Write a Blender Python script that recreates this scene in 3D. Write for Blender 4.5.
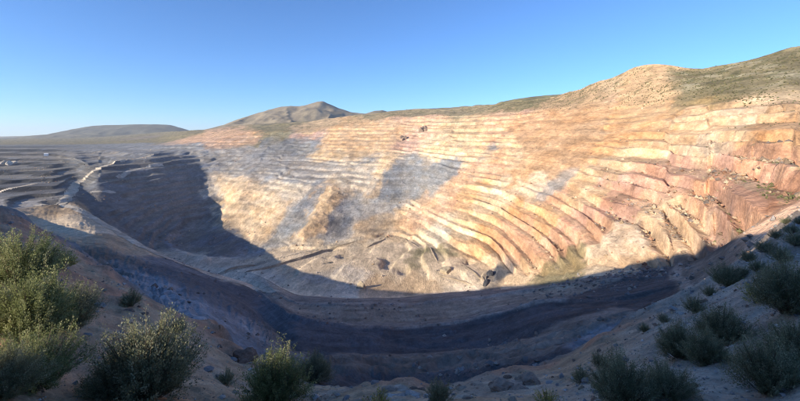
import bpy, math, random
import numpy as np

# ------------------------------------------------------------------ camera, sky, sun, exposure
scene = bpy.context.scene
for o in list(bpy.data.objects):
    bpy.data.objects.remove(o, do_unlink=True)
COL = scene.collection

cam_data = bpy.data.cameras.new("camera")
cam = bpy.data.objects.new("camera", cam_data)
COL.objects.link(cam)
scene.camera = cam
cam.location = (0, 0, 0)
cam.rotation_euler = (math.radians(90), 0, 0)
cam_data.sensor_fit = 'HORIZONTAL'
cam_data.angle = math.radians(90)
HZ = 138.0                                   # eye-level line of the view
cam_data.shift_y = -(200.5 - HZ) / 800.0
cam_data.clip_start = 0.1
cam_data.clip_end = 60000

SUN_AZ = math.radians(60)                    # direction the light travels to, from +Y towards +X
SUN_EL = math.radians(18.5)
TAN_EL = math.tan(SUN_EL)

world = bpy.data.worlds.new("World")
scene.world = world
world.use_nodes = True
nt = world.node_tree
nt.nodes.clear()
sky = nt.nodes.new('ShaderNodeTexSky')
sky.sky_type = 'NISHITA'
sky.sun_disc = False
sky.sun_elevation = SUN_EL
sky.sun_rotation = SUN_AZ + math.pi          # sun stands behind the camera, to the left
sky.altitude = 2000
sky.air_density = 1.0
sky.dust_density = 0.0
sky.ozone_density = 7.0
bg = nt.nodes.new('ShaderNodeBackground')
bg.inputs['Strength'].default_value = 0.103
wo = nt.nodes.new('ShaderNodeOutputWorld')
nt.links.new(sky.outputs[0], bg.inputs[0])
nt.links.new(bg.outputs[0], wo.inputs[0])

sd = bpy.data.lights.new("sun", 'SUN')
sd.energy = 4.3
sd.angle = math.radians(0.5)
sd.color = (1.0, 0.87, 0.69)
sun = bpy.data.objects.new("sun", sd)
COL.objects.link(sun)
sun.rotation_euler = (math.radians(90) - SUN_EL, 0, -SUN_AZ)   # -Z of the lamp points along the light
scene.view_settings.view_transform = 'Standard'
scene.view_settings.look = 'None'
scene.view_settings.gamma = 1.0
scene.view_settings.exposure = 1.16
scene.view_settings.use_curve_mapping = False
scene.cycles.use_denoising = True
scene.cycles.denoiser = 'OPENIMAGEDENOISE'
scene.cycles.denoising_input_passes = 'RGB_ALBEDO_NORMAL'
scene.cycles.denoising_prefilter = 'ACCURATE'
scene.cycles.pixel_filter_type = 'BLACKMAN_HARRIS'
scene.cycles.filter_width = 1.2

# ------------------------------------------------------------------ numeric helpers
rng = np.random.default_rng(7)

def _hash(ix, iy, iz):
    h = (ix * 374761393 + iy * 668265263 + iz * 2147483647 + 1013904223) & 0xFFFFFFFF
    h = ((h ^ (h >> 13)) * 1274126177) & 0xFFFFFFFF
    h = ((h ^ (h >> 16)) * 2246822519) & 0xFFFFFFFF
    h = h ^ (h >> 15)
    return (h & 0xFFFF) / 65535.0

def vnoise(x, y, z=None):
    """smooth value noise in -1..1"""
    x = np.asarray(x, float); y = np.asarray(y, float)
    ix = np.floor(x).astype(np.int64); iy = np.floor(y).astype(np.int64)
    fx = x - ix; fy = y - iy
    fx = fx * fx * fx * (fx * (fx * 6 - 15) + 10); fy = fy * fy * fy * (fy * (fy * 6 - 15) + 10)
    def lay(iz):
        a = _hash(ix, iy, iz); b = _hash(ix + 1, iy, iz)
        c = _hash(ix, iy + 1, iz); d = _hash(ix + 1, iy + 1, iz)
        return (a * (1 - fx) + b * fx) * (1 - fy) + (c * (1 - fx) + d * fx) * fy
    if z is None:
        return lay(np.int64(0)) * 2 - 1
    z = np.asarray(z, float) + np.zeros_like(x)
    iz = np.floor(z).astype(np.int64); fz = z - iz
    fz = fz * fz * (3 - 2 * fz)
    return (lay(iz) * (1 - fz) + lay(iz + 1) * fz) * 2 - 1

def fbm(x, y, s, octv=4, gain=0.5, seed=0.0, z=None):
    t = 0; a = 1.0; f = 1.0 / s; n = 0
    for k in range(octv):
        r = 0.6 * k + seed
        c, sn = math.cos(r), math.sin(r)
        xx = (x * c - y * sn) * f + 17.3 * k + seed * 31.7
        yy = (x * sn + y * c) * f - 9.1 * k + seed * 11.9
        t = t + a * vnoise(xx, yy, None if z is None else z * f)
        n += a; a *= gain; f *= 2.03
    return t / n

def sstep(a, b, x):
    t = np.clip((x - a) / (b - a), 0, 1)
    return t * t * (3 - 2 * t)

def pchip(xk, yk, x):
    xk = np.asarray(xk, float); yk = np.asarray(yk, float)
    h = np.diff(xk); d = np.diff(yk) / h
    m = np.zeros_like(yk)
    m[0] = d[0]; m[-1] = d[-1]
    for i in range(1, len(xk) - 1):
        if d[i - 1] * d[i] > 0:
            w1 = 2 * h[i] + h[i - 1]; w2 = h[i] + 2 * h[i - 1]
            m[i] = (w1 + w2) / (w1 / d[i - 1] + w2 / d[i])
    i = np.clip(np.searchsorted(xk, x) - 1, 0, len(h) - 1)
    t = (x - xk[i]) / h[i]
    return ((1 + 2 * t) * (1 - t) ** 2 * yk[i] + t * (1 - t) ** 2 * h[i] * m[i]
            + t * t * (3 - 2 * t) * yk[i + 1] + t * t * (t - 1) * h[i] * m[i + 1])

def grid_mesh(name, X, Y, Z, col=None):
    """X,Y,Z: rows x cols arrays"""
    r, c = X.shape
    co = np.stack([X, Y, Z], -1).reshape(-1, 3).astype(np.float32)
    i = np.arange((r - 1) * c).reshape(r - 1, c)[:, :-1].ravel()
    q = np.stack([i, i + 1, i + c + 1, i + c], -1).astype(np.int32)
    return raw_mesh(name, co, q, None if col is None else col.reshape(-1, 3))

def raw_mesh(name, co, faces, col=None, smooth=True):
    me = bpy.data.meshes.new(name)
    n = faces.shape[1]
    me.vertices.add(len(co)); me.vertices.foreach_set('co', np.ascontiguousarray(co, np.float32).ravel())
    me.loops.add(faces.size); me.loops.foreach_set('vertex_index', np.ascontiguousarray(faces, np.int32).ravel())
    me.polygons.add(len(faces))
    me.polygons.foreach_set('loop_start', np.arange(0, faces.size, n, dtype=np.int32))
    me.polygons.foreach_set('use_smooth', np.full(len(faces), smooth, bool))
    me.update(calc_edges=True)
    if col is not None:
        a = me.color_attributes.new('rock', 'FLOAT_COLOR', 'POINT')
        c4 = np.ones((len(co), 4), np.float32); c4[:, :3] = col
        a.data.foreach_set('color', c4.ravel())
    return me

def link(name, me, mat=None, parent=None, label=None, cat=None, group=None, kind=None):
    o = bpy.data.objects.new(name, me)
    COL.objects.link(o)
    if mat is not None and me is not None and not me.materials:
        me.materials.append(mat)
    o.parent = parent
    if label: o['label'] = label
    if cat: o['category'] = cat
    if group: o['group'] = group
    if kind: o['kind'] = kind
    return o

# ------------------------------------------------------------------ materials
def new_mat(name):
    m = bpy.data.materials.new(name); m.use_nodes = True
    t = m.node_tree; t.nodes.clear()
    out = t.nodes.new('ShaderNodeOutputMaterial')
    b = t.nodes.new('ShaderNodeBsdfPrincipled')
    b.inputs['Roughness'].default_value = 0.95
    b.inputs['Specular IOR Level'].default_value = 0.12
    t.links.new(b.outputs[0], out.inputs[0])
    return m, t, b, out

def N(t, kind, **kw):
    n = t.nodes.new(kind)
    for k, v in kw.items():
        if k in ('operation', 'blend_type', 'data_type', 'attribute_name', 'feature', 'distance', 'noise_dimensions'):
            setattr(n, k, v)
        else:
            n.inputs[k].default_value = v
    return n

def earth_material(name, scales, contrast=0.5, bump=0.6, bump_dist=1.0, stretch=1.0):
    """rock colour comes from the 'rock' attribute, grain and relief from noise at several sizes (metres)"""
    m, t, b, out = new_mat(name)
    at = N(t, 'ShaderNodeAttribute'); at.attribute_name = 'rock'
    tc = t.nodes.new('ShaderNodeTexCoord')
    mp = t.nodes.new('ShaderNodeMapping'); mp.inputs['Scale'].default_value = (1.0, stretch, 1.25)
    t.links.new(tc.outputs['Object'], mp.inputs['Vector'])
    val = None
    for i, s in enumerate(scales):
        n = N(t, 'ShaderNodeTexNoise', Scale=1.0 / s, Detail=5.0, Roughness=0.62)
        t.links.new(mp.outputs[0], n.inputs['Vector'])
        mr = N(t, 'ShaderNodeMapRange'); mr.inputs['From Min'].default_value = 0.28; mr.inputs['From Max'].default_value = 0.72
        k = contrast * (0.8 ** i)
        mr.inputs['To Min'].default_value = 1 - k; mr.inputs['To Max'].default_value = 1 + k
        t.links.new(n.outputs['Fac'], mr.inputs['Value'])
        if val is None: val = mr.outputs[0]
        else:
            mm = N(t, 'ShaderNodeMath', operation='MULTIPLY')
            t.links.new(val, mm.inputs[0]); t.links.new(mr.outputs[0], mm.inputs[1]); val = mm.outputs[0]
        last = n
    mul = N(t, 'ShaderNodeVectorMath', operation='SCALE')
    t.links.new(at.outputs['Color'], mul.inputs[0]); t.links.new(val, mul.inputs['Scale'])
    t.links.new(mul.outputs[0], b.inputs['Base Color'])
    bp = N(t, 'ShaderNodeBump', Strength=bump, Distance=bump_dist)
    t.links.new(val, bp.inputs['Height'])
    t.links.new(bp.outputs[0], b.inputs['Normal'])
    return m

MAT_PIT = earth_material('pit_rock', (24.0, 5.0, 1.6), 0.36, 0.7, 1.6, 0.42)
MAT_NEAR = earth_material('loose_soil', (0.9, 0.07), 0.34, 0.7, 0.03)
MAT_FAR = earth_material('hill_scrub', (160.0, 18.0), 0.30, 0.3, 4.0)
MAT_STONE = earth_material('stone', (0.25, 0.03), 0.30, 0.6, 0.02)
MAT_OUTCROP = earth_material('outcrop_rock', (0.8, 0.12), 0.35, 0.8, 0.06)

# ------------------------------------------------------------------ terrain control lines
# Each column is a direction (px in the 800-wide view); each row a feature line (near ground, near crest,
# haul benches, pit floor, wall, rim, hill).  Entries are (drop below eye level at 400 m scale, distance).
T = {}
NEAR = {
 -160: [(425, 8.0), (338, 12.0), (254, 20), (195, 55)],
 0:   [(401, 8.0), (330, 11.0), (255, 19), (205, 50)],
 50:  [(401, 9.0), (330, 12.5), (270, 20), (233, 43)],
 100: [(401, 10.), (340, 13.0), (295, 20), (266, 37)],
 150: [(401, 10.5), (350, 14.0), (315, 20), (293, 33)],
 200: [(401, 10.5), (365, 14.0), (340, 20), (322, 31)],
 250: [(412, 9.5), (389, 13.0), (373, 18), (364, 24)],
 300: [(424, 7.5), (401, 10.5), (387, 13.5), (380, 16.5)],
 400: [(428, 5.5), (405, 8.0), (393, 10.), (387, 11.3)],
 500: [(426, 4.4), (400, 7.0), (382, 10.5), (373, 13.3)],
 560: [(420, 4.2), (388, 7.5), (369, 11), (359, 14)],
 600: [(415, 4.0), (375, 7.2), (350, 11), (335, 15)],
 660: [(404, 4.0), (352, 7.0), (320, 12), (300, 20)],
 700: [(401, 4.0), (340, 7.2), (300, 13), (281, 22)],
 750: [(395, 4.0), (320, 7.0), (275, 13), (246, 27)],
 800: [(390, 3.6), (300, 7.0), (255, 14), (207, 31)],
 960: [(370, 3.2), (265, 6.5), (215, 15), (178, 40)],
}
PIT = {
 -160: [(238,110),(228,220),(217,430),(208,690),(200,760),(195,840),(188,920),(182,990),(178,1060),(172,1180),(165,1380),(157,1650),(148,2200),(141,3000),(138,5000)],
 0: [(248, 90),(240,200),(227,440),(211,700),(202,800),(198,860),(190,930),(184,1000),(179,1070),(172,1190),(165,1390),(156,1680),(148,2200),(142,3000),(139,5000)],
 50: [(268, 78),(258,170),(246,350),(230,620),(203,850),(198,890),(190,950),(184,1010),(179,1080),(172,1200),(164,1400),(156,1700),(148,2200),(142,3000),(138,5000)],
 75: [(280, 65),(268,140),(255,280),(237,570),(205,850),(203,880),(198,930),(193,980),(187,1050),(180,1150),(168,1320),(158,1500),(148,2200),(142,3000),(138,5000)],
 100: [(298, 58),(285,125),(268,270),(240,560),(219,770),(232,820),(225,850),(216,885),(205,945),(191,1030),(178,1130),(168.5,1230),(149,2000),(142,3000),(137,5000)],
 125: [(315, 55),(296,118),(275,255),(250,550),(233.5,705),(252,750),(246,795),(237,840),(228,890),(211,990),(188,1130),(159,1400),(149,1950),(141,3000),(135,5000)],
 150: [(340, 52),(310,110),(282,230),(260,530),(248,630),(270,680),(265,725),(257,775),(248,835),(232,950),(205,1130),(160,1420),(148,1900),(140,3000),(133,5000)],
 200: [(355, 46),(328, 85),(300,200),(277,560),(268,640),(283,685),(277,715),(268,755),(257,805),(246,950),(222,1180),(165,1560),(143,1900),(134,2500),(130,3500)],
 250: [(390, 38),(355, 95),(335,190),(306,450),(285,640),(286,660),(280,690),(272,725),(252,900),(229,1090),(182,1400),(160,1650),(132,2050),(127,2400),(125,3500)],
 300:  [(402, 36),(378,105),(360,150),(350,230),(318,330),(314,400),(302,490),(294,600),(250,880),(222,1020),(182,1300),(160,1650),(130,2050),(123,2400),(122,3500)],
 350:  [(408, 36),(385,120),(358,180),(354,250),(324,330),(322,390),(303,460),(298,580),(248,880),(225,1000),(188,1220),(160,1500),(125,1950),(118,2200),(117,3000)],
 400:  [(410, 38),(388,130),(357,200),(354,265),(326,345),(322,400),(303,480),(297,590),(242,920),(215,1050),(182,1230),(150,1500),(118,1850),(112,2100),(112,3000)],
 450:  [(408, 38),(386,125),(355,195),(351,260),(322,340),(318,395),(299,480),(292,590),(250,770),(222,880),(185,1050),(150,1280),(116,1600),(109,1900),(110,3000)],
 500:  [(400, 40),(380,115),(352,170),(343,235),(312,320),(308,370),(294,460),(289,540),(268,630),(238,720),(195,870),(150,1090),(115,1350),(103,1600),(106,2600)],
 550:  [(385, 45),(365,105),(340,155),(330,205),(300,290),(298,335),(288,390),(284,440),(274,480),(240,565),(195,700),(145,900),(110,1120),(97,1350),(102,2300)],
 600:  [(362, 52),(345,105),(330,145),(318,185),(300,245),(292,275),(282,310),(275,340),(265,375),(235,440),(190,560),(140,740),(105,920),(82,1120),(90,2000)],
 660:  [(322, 50),(322,110),(312,150),(300,190),(290,215),(283,235),(277,250),(272,265),(266,285),(235,335),(190,430),(140,575),(100,740),(65,930),(75,1700)],
 700:  [(300, 55),(297,110),(293,140),(285,165),(278,185),(272,200),(267,210),(263,222),(257,235),(230,275),(185,365),(138,480),(95,640),(68,830),(75,1600)],
 750:  [(275, 62),(263,112),(257,128),(250,140),(245,150),(240,158),(235,165),(230,172),(225,180),(205,215),(170,290),(135,385),(98,520),(60,760),(68,1500)],
 800:  [(238, 68),(224,125),(220,132),(216,139),(212,146),(208,152),(205,158),(202,164),(198,172),(185,195),(160,250),(130,330),(100,440),(48,720),(56,1500)],
 960:  [(195, 75),(184,138),(181,146),(179,155),(176,164),(173,174),(170,185),(167,196),(165,208),(155,230),(140,270),(120,330),(100,420),(40,650),(48,1500)],
}
PXS = np.linspace(-160, 960, 1000)
NC = len(PXS)
U = (PXS - 400) / 400.0

def curves(tab, k):
    ks = sorted(tab)
    yy = np.array([tab[c][k][1] for c in ks], float)
    zz = np.array([-(tab[c][k][0] - HZ) / 400.0 * tab[c][k][1] for c in ks])
    lnY = pchip(ks, np.log(yy), PXS)
    zr = pchip(ks, zz / yy, PXS)              # keep the sight slope smooth across columns
    return np.exp(lnY), zr * np.exp(lnY)

feat = [(np.full(NC, 0.9) / np.sqrt(1 + U * U), np.full(NC, -1.72))]
for k in range(4): feat.append(curves(NEAR, k))
for k in range(15): feat.append(curves(PIT, k))
# rows of the sheet between neighbouring features
ROWS = [16, 40, 55, 45, 14] + [14, 16, 20, 24, 16, 18, 20, 30, 70, 95, 90, 70, 60, 10]
rows_f = []
for k, n in enumerate(ROWS):
    rows_f += list(k + np.arange(n) / n)
rows_f.append(len(ROWS))
rows_f = np.array(rows_f)
NR = len(rows_f)
FY = np.array([f[0] for f in feat]); FZ = np.array([f[1] for f in feat])
ki = np.clip(np.floor(rows_f).astype(int), 0, len(ROWS) - 1); kt = (rows_f - ki)[:, None]
lnY = np.log(FY)
GY = np.where((ki > 3)[:, None], FY[ki] * (1 - kt) + FY[ki + 1] * kt,
              np.exp(lnY[ki] * (1 - kt) + lnY[ki + 1] * kt))
lt = (GY - FY[ki]) / (FY[ki + 1] - FY[ki])
GZ = FZ[ki] * (1 - lt) + FZ[ki + 1] * lt
GX = GY * U[None, :]
F = np.repeat(rows_f[:, None], NC, 1)
P = np.repeat(PXS[None, :], NR, 0)
# soften the control lines a little (columns and rows) so slopes do not read as facets
for _ in range(2):
    Zs = GZ.copy()
    Zs[1:-1] = 0.25 * GZ[:-2] + 0.5 * GZ[1:-1] + 0.25 * GZ[2:]
    wgt = sstep(4.5, 5.5, F) * 0.7 + 0.3
    GZ = GZ * (1 - wgt) + Zs * wgt
R = np.hypot(GX, GY)

def blob(px, py_f, rx, rf):
    """soft patch in (direction, feature row)"""
    return np.exp(-((P - px) / rx) ** 2 - ((F - py_f) / rf) ** 2)

PY0 = HZ - GZ / GY * 400.0
def poly_sd(poly, a, b):
    ins = np.zeros(a.shape, bool); ds = np.full(a.shape, 1e9); n = len(poly)
    for i in range(n):
        (ax, ay), (bx, by) = poly[i], poly[(i + 1) % n]
        ins ^= ((ay > b) != (by > b)) & (a < (bx - ax) * (b - ay) / ((by - ay) + 1e-9) + ax)
        t = np.clip(((a - ax) * (bx - ax) + (b - ay) * (by - ay)) / ((bx - ax) ** 2 + (by - ay) ** 2), 0, 1)
        ds = np.minimum(ds, np.hypot(a - ax - t * (bx - ax), b - ay - t * (by - ay)))
    return np.where(ins, ds, -ds)
def poly_weight(poly, A, B, lo, hi, fmin, fmax=99):
    m = max(-lo, 0) + 14
    sel = (P > min(p[0] for p in poly) - m) & (P < max(p[0] for p in poly) + m) & (B > min(p[1] for p in poly) - m) & (B < max(p[1] for p in poly) + m) & (F > fmin) & (F < fmax)
    w = np.zeros(P.shape)
    if sel.any(): w[sel] = sstep(lo, hi, poly_sd(poly, A[sel], B[sel]))
    return w
smooth_units = np.zeros(P.shape)
for poly, amp in (([(218,178),(250,180),(284,200),(266,238),(252,244),(234,212)], 9), ([(330,187),(344,191),(324,230),(304,241),(296,237),(314,210)], 14),
                  ([(386,158),(398,158),(376,196),(366,196)], 9), ([(400,222),(446,182),(500,150),(506,156),(456,190),(410,228)], 8),
                  ([(356,224),(388,214),(396,220),(372,236),(354,238)], 7), ([(612,224),(640,222),(650,254),(592,257),(602,240)], 8),
                  ([(346,193),(386,206),(392,212),(356,238),(326,242),(340,216)], -4), ([(318,188),(330,187),(303,228),(280,246),(268,246),(290,215)], -6)):
    w_ = poly_weight(poly, P, PY0, -9, 9, 12.0, 17.0)
    GZ = GZ + 0.75 * amp * w_ * (1 + 0.5 * fbm(GX, GY, 35, 3, seed=28.0)); smooth_units = np.maximum(smooth_units, w_)
for poly in ([(372,198),(398,160),(425,152),(446,165),(450,176),(420,197),(402,208)], [(505,128),(560,90),(602,78),(612,112),(585,165),(545,182),(500,192),(528,152)]):
    smooth_units = np.maximum(smooth_units, poly_weight(poly, P, PY0, -2, 4, 12.0, 17.0))
# --- benches cut into the pit walls
wall = sstep(12.6, 13.3, F) * (1 - sstep(16.75, 17.1, F))
right = sstep(380, 470, P)
leftdump = (1 - sstep(45, 85, P)) * sstep(8.2, 9.2, F) * (1 - sstep(16.8, 17.6, F))
leftwall = sstep(70, 110, P) * (1 - sstep(190, 260, P)) * sstep(9.5, 11, F) * (1 - sstep(16.6, 17.3, F))
mask = np.clip(wall * (0.45 + 0.55 * right) + leftdump * 1.0 + leftwall * 0.22, 0, 1)
patchy = fbm(GX, GY * 0.5, 90, 3, seed=3.1) + 0.35 * sstep(640, 740, P)
mask = mask * np.clip(0.08 + 0.92 * sstep(-0.50, -0.28, patchy + 0.15 * (right - 0.5)), 0, 1)
mask = np.maximum(mask, leftdump)
# dumped and slid slopes without benches
for b in ((548, 15.8, 60, 0.9), (655, 16.7, 50, 0.5), (455, 14.6, 22, 0.7), (270, 14.2, 35, 0.55), (335, 14.1, 45, 0.6),
          (590, 13.1, 45, 0.35), (415, 15.2, 24, 0.5), (448, 14.8, 26, 0.35), (330, 14.3, 50, 0.7), (250, 14.3, 30, 0.6), (800, 17.2, 120, 0.5)):
    mask = mask * (1 - 0.85 * blob(*b))
mask = mask * (1 - 0.85 * smooth_units)
BH = 14.5
AY = GY * 0.42                                # beds and benches run roughly along the pit's length
rill = np.abs(fbm(GX, AY, 20, 3, seed=5.0))
z0 = GZ.copy()
ramp = 0.018 * GX * sstep(400, 700, P) - 0.01 * GY * (1 - right)          # benches climb gently
zz = GZ + 3.2 * fbm(GX, AY, 90, 3, seed=1.3) * wall + (1.9 * fbm(GX, AY, 22, 4, gain=0.6, seed=2.2) * (0.3 + 0.7 * sstep(60, 200, P)) - 2.0 * rill * sstep(640, 720, P)) * np.clip(wall + leftdump, 0, 1)
hh = np.where(P < 100, 8.0, BH)
cell = P / 42.0 + 0.5 * fbm(GX, GY, 150, 2, seed=35.0)
c0 = np.floor(cell); ct = sstep(0.86, 1.0, cell - c0)
ph = (np.sin(c0 * 12.9898 + 4.1) * 43758.5453) % 1.0; ph1 = (np.sin((c0 + 1) * 12.9898 + 4.1) * 43758.5453) % 1.0
shift = (ph * (1 - ct) + ph1 * ct - 0.5) * 0.6 * (1 - leftdump)       # benches step where sections meet
q = (zz + ramp) / hh + shift
q = q + (0.16 * np.sin(q * 2.0 + 0.7) + 0.08 * np.sin(q * 3.7 + c0)) * (1 - leftdump)
fl = np.floor(q); fr = q - fl
edge = 0.60 + 0.16 * fbm(GX, AY, 40, 2, seed=2.9)
step = np.clip((fr - edge) / 0.17, 0, 1) * 0.95 + 0.05 * fr
qn = (fl + step)
zt = GZ + (qn - q) * hh                      # cut and fill relative to the natural slope
GZ = GZ * (1 - mask) + zt * mask
on_face = mask * sstep(edge - 0.02, edge + 0.04, fr) * (1 - sstep(edge + 0.22, edge + 0.30, fr))
on_flat = mask * (1 - sstep(edge - 0.1, edge, fr))
# natural relief everywhere
far_w = sstep(5.0, 6.0, F)
GZ = GZ + far_w * (1.6 * fbm(GX, GY, 45, 4, seed=8.0) * (0.4 + 0.6 * sstep(60, 200, P)) + 0.5 * fbm(GX, GY, 9, 2, seed=8.6)) * np.clip(R / 300, 0.35, 1.2) * (1 - 0.6 * mask) * (1 - 0.75 * sstep(7.9, 8.1, F) * (1 - sstep(8.85, 9.0, F))) * (1 - 0.55 * sstep(11, 11.6, F) * (1 - sstep(12.4, 13, F)))
hillw = sstep(16.8, 18.2, F)
GZ = GZ + hillw * 9 * fbm(GX, GY, 190, 4, seed=9.2) * np.clip(R / 900, 0.3, 2) * (1 - 0.75 * (1 - sstep(150, 260, P)))
# erosion gullies in the right-hand faces
gul = np.abs(fbm(GX, AY, 11, 2, seed=6.6))
GZ = GZ - on_face * sstep(630, 710, P) * 6.5 * (1 - sstep(0.0, 0.25, gul)) * sstep(-0.2, 0.3, fbm(GX, AY, 60, 2, seed=6.9))
# low working levels on the pit floor
flo = sstep(12.15, 12.4, F) * (1 - sstep(12.85, 13.05, F)) * sstep(270, 320, P) * (1 - sstep(480, 520, P))
zf = GZ + 11.0 * fbm(GX, GY * 0.6, 120, 3, seed=26.0)
qf = zf / 7.0; ff_ = np.floor(qf); fq = qf - ff_
GZ = GZ * (1 - flo) + ((ff_ + sstep(0.80, 0.97, fq)) * 7.0) * flo
# rubble slopes and gullies under the rim
sl = sstep(4.6, 5.4, F) * (1 - sstep(7.6, 8.0, F))
GZ = GZ + sl * np.clip(R / 90, 0.3, 1.6) * (-2.4 * np.abs(fbm(GX, GY, 14, 3, seed=27.0)) + 0.6 * fbm(GX, GY, 3.5, 3, seed=27.5))
# safety berms pushed up along the bench edges
for fb, hb in ((6.93, 2.2), (8.93, 2.6), (10.93, 2.4)):
    GZ = GZ + hb * np.exp(-((F - fb) / 0.06) ** 2) * sstep(210, 300, P) * (1 - sstep(640, 700, P)) * (0.7 + 0.6 * fbm(GX, GY, 30, 2, seed=fb))
# near ground: lumps, rills, footworn patches
nearw = 1 - sstep(4.2, 5.2, F)
GZ = GZ + nearw * (0.10 * fbm(GX, GY, 1.8, 4, seed=4.0) + 0.05 * fbm(GX, GY, 0.35, 3, seed=4.4)) * np.clip(R / 4, 0.3, 1.5)
GZ = GZ + nearw * sstep(8, 22, R) * (0.7 * fbm(GX, GY, 6, 4, seed=4.8) - 0.5 * np.abs(fbm(GX, GY, 4.5, 3, seed=4.9)))
GZ = GZ + sstep(4.0, 5.0, F) * (1 - sstep(8.5, 10, F)) * (1.2 * fbm(GX, GY, 16, 4, seed=7.7)) * np.clip(R / 60, 0.3, 1.6)

# craggy outcrops along the rim
crag = 1 - np.abs(fbm(GX, GY, 3.2, 3, gain=0.4, seed=29.0)) * 2.0
outc = np.zeros(P.shape)
for pc, fc, wp, wf, hgt in ((224, 3.8, 24, 0.32, 1.2), (250, 3.9, 14, 0.2, 0.7), (394, 3.75, 24, 0.35, 0.25), (418, 3.5, 14, 0.3, 0.2), (530, 3.7, 34, 0.3, 0.3), (100, 3.9, 40, 0.2, 0.6), (600, 3.6, 25, 0.2, 0.2)):
    w_ = np.exp(-((P - pc) / wp) ** 2 - ((F - fc) / wf) ** 2)
    outc = np.maximum(outc, w_); GZ = GZ + w_ * hgt * crag
PY = HZ - GZ / GY * 400.0
run = np.minimum.accumulate(PY, 0)

def hit(px, py):
    """the first piece of ground met in a direction: world point"""
    c = int(np.clip(round((px - PXS[0]) / (PXS[1] - PXS[0])), 0, NC - 1))
    r = int(np.argmax(PY[:, c] <= py)) if (PY[:, c] <= py).any() else NR - 1
    return np.array([GX[r, c], GY[r, c], GZ[r, c]]), r, c

def ground(x, y):
    """height of the sheet at world points (arrays)"""
    x = np.atleast_1d(np.asarray(x, float)); y = np.atleast_1d(np.asarray(y, float))
    cf = np.clip((400 + 400 * x / np.maximum(y, 0.2) - PXS[0]) / (PXS[1] - PXS[0]), 0, NC - 1.001)
    out = np.empty(len(x))
    for i in range(len(x)):
        c = int(cf[i]); t = cf[i] - c
        out[i] = (1 - t) * np.interp(y[i], GY[:, c], GZ[:, c]) + t * np.interp(y[i], GY[:, c + 1], GZ[:, c + 1])
    return out

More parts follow.
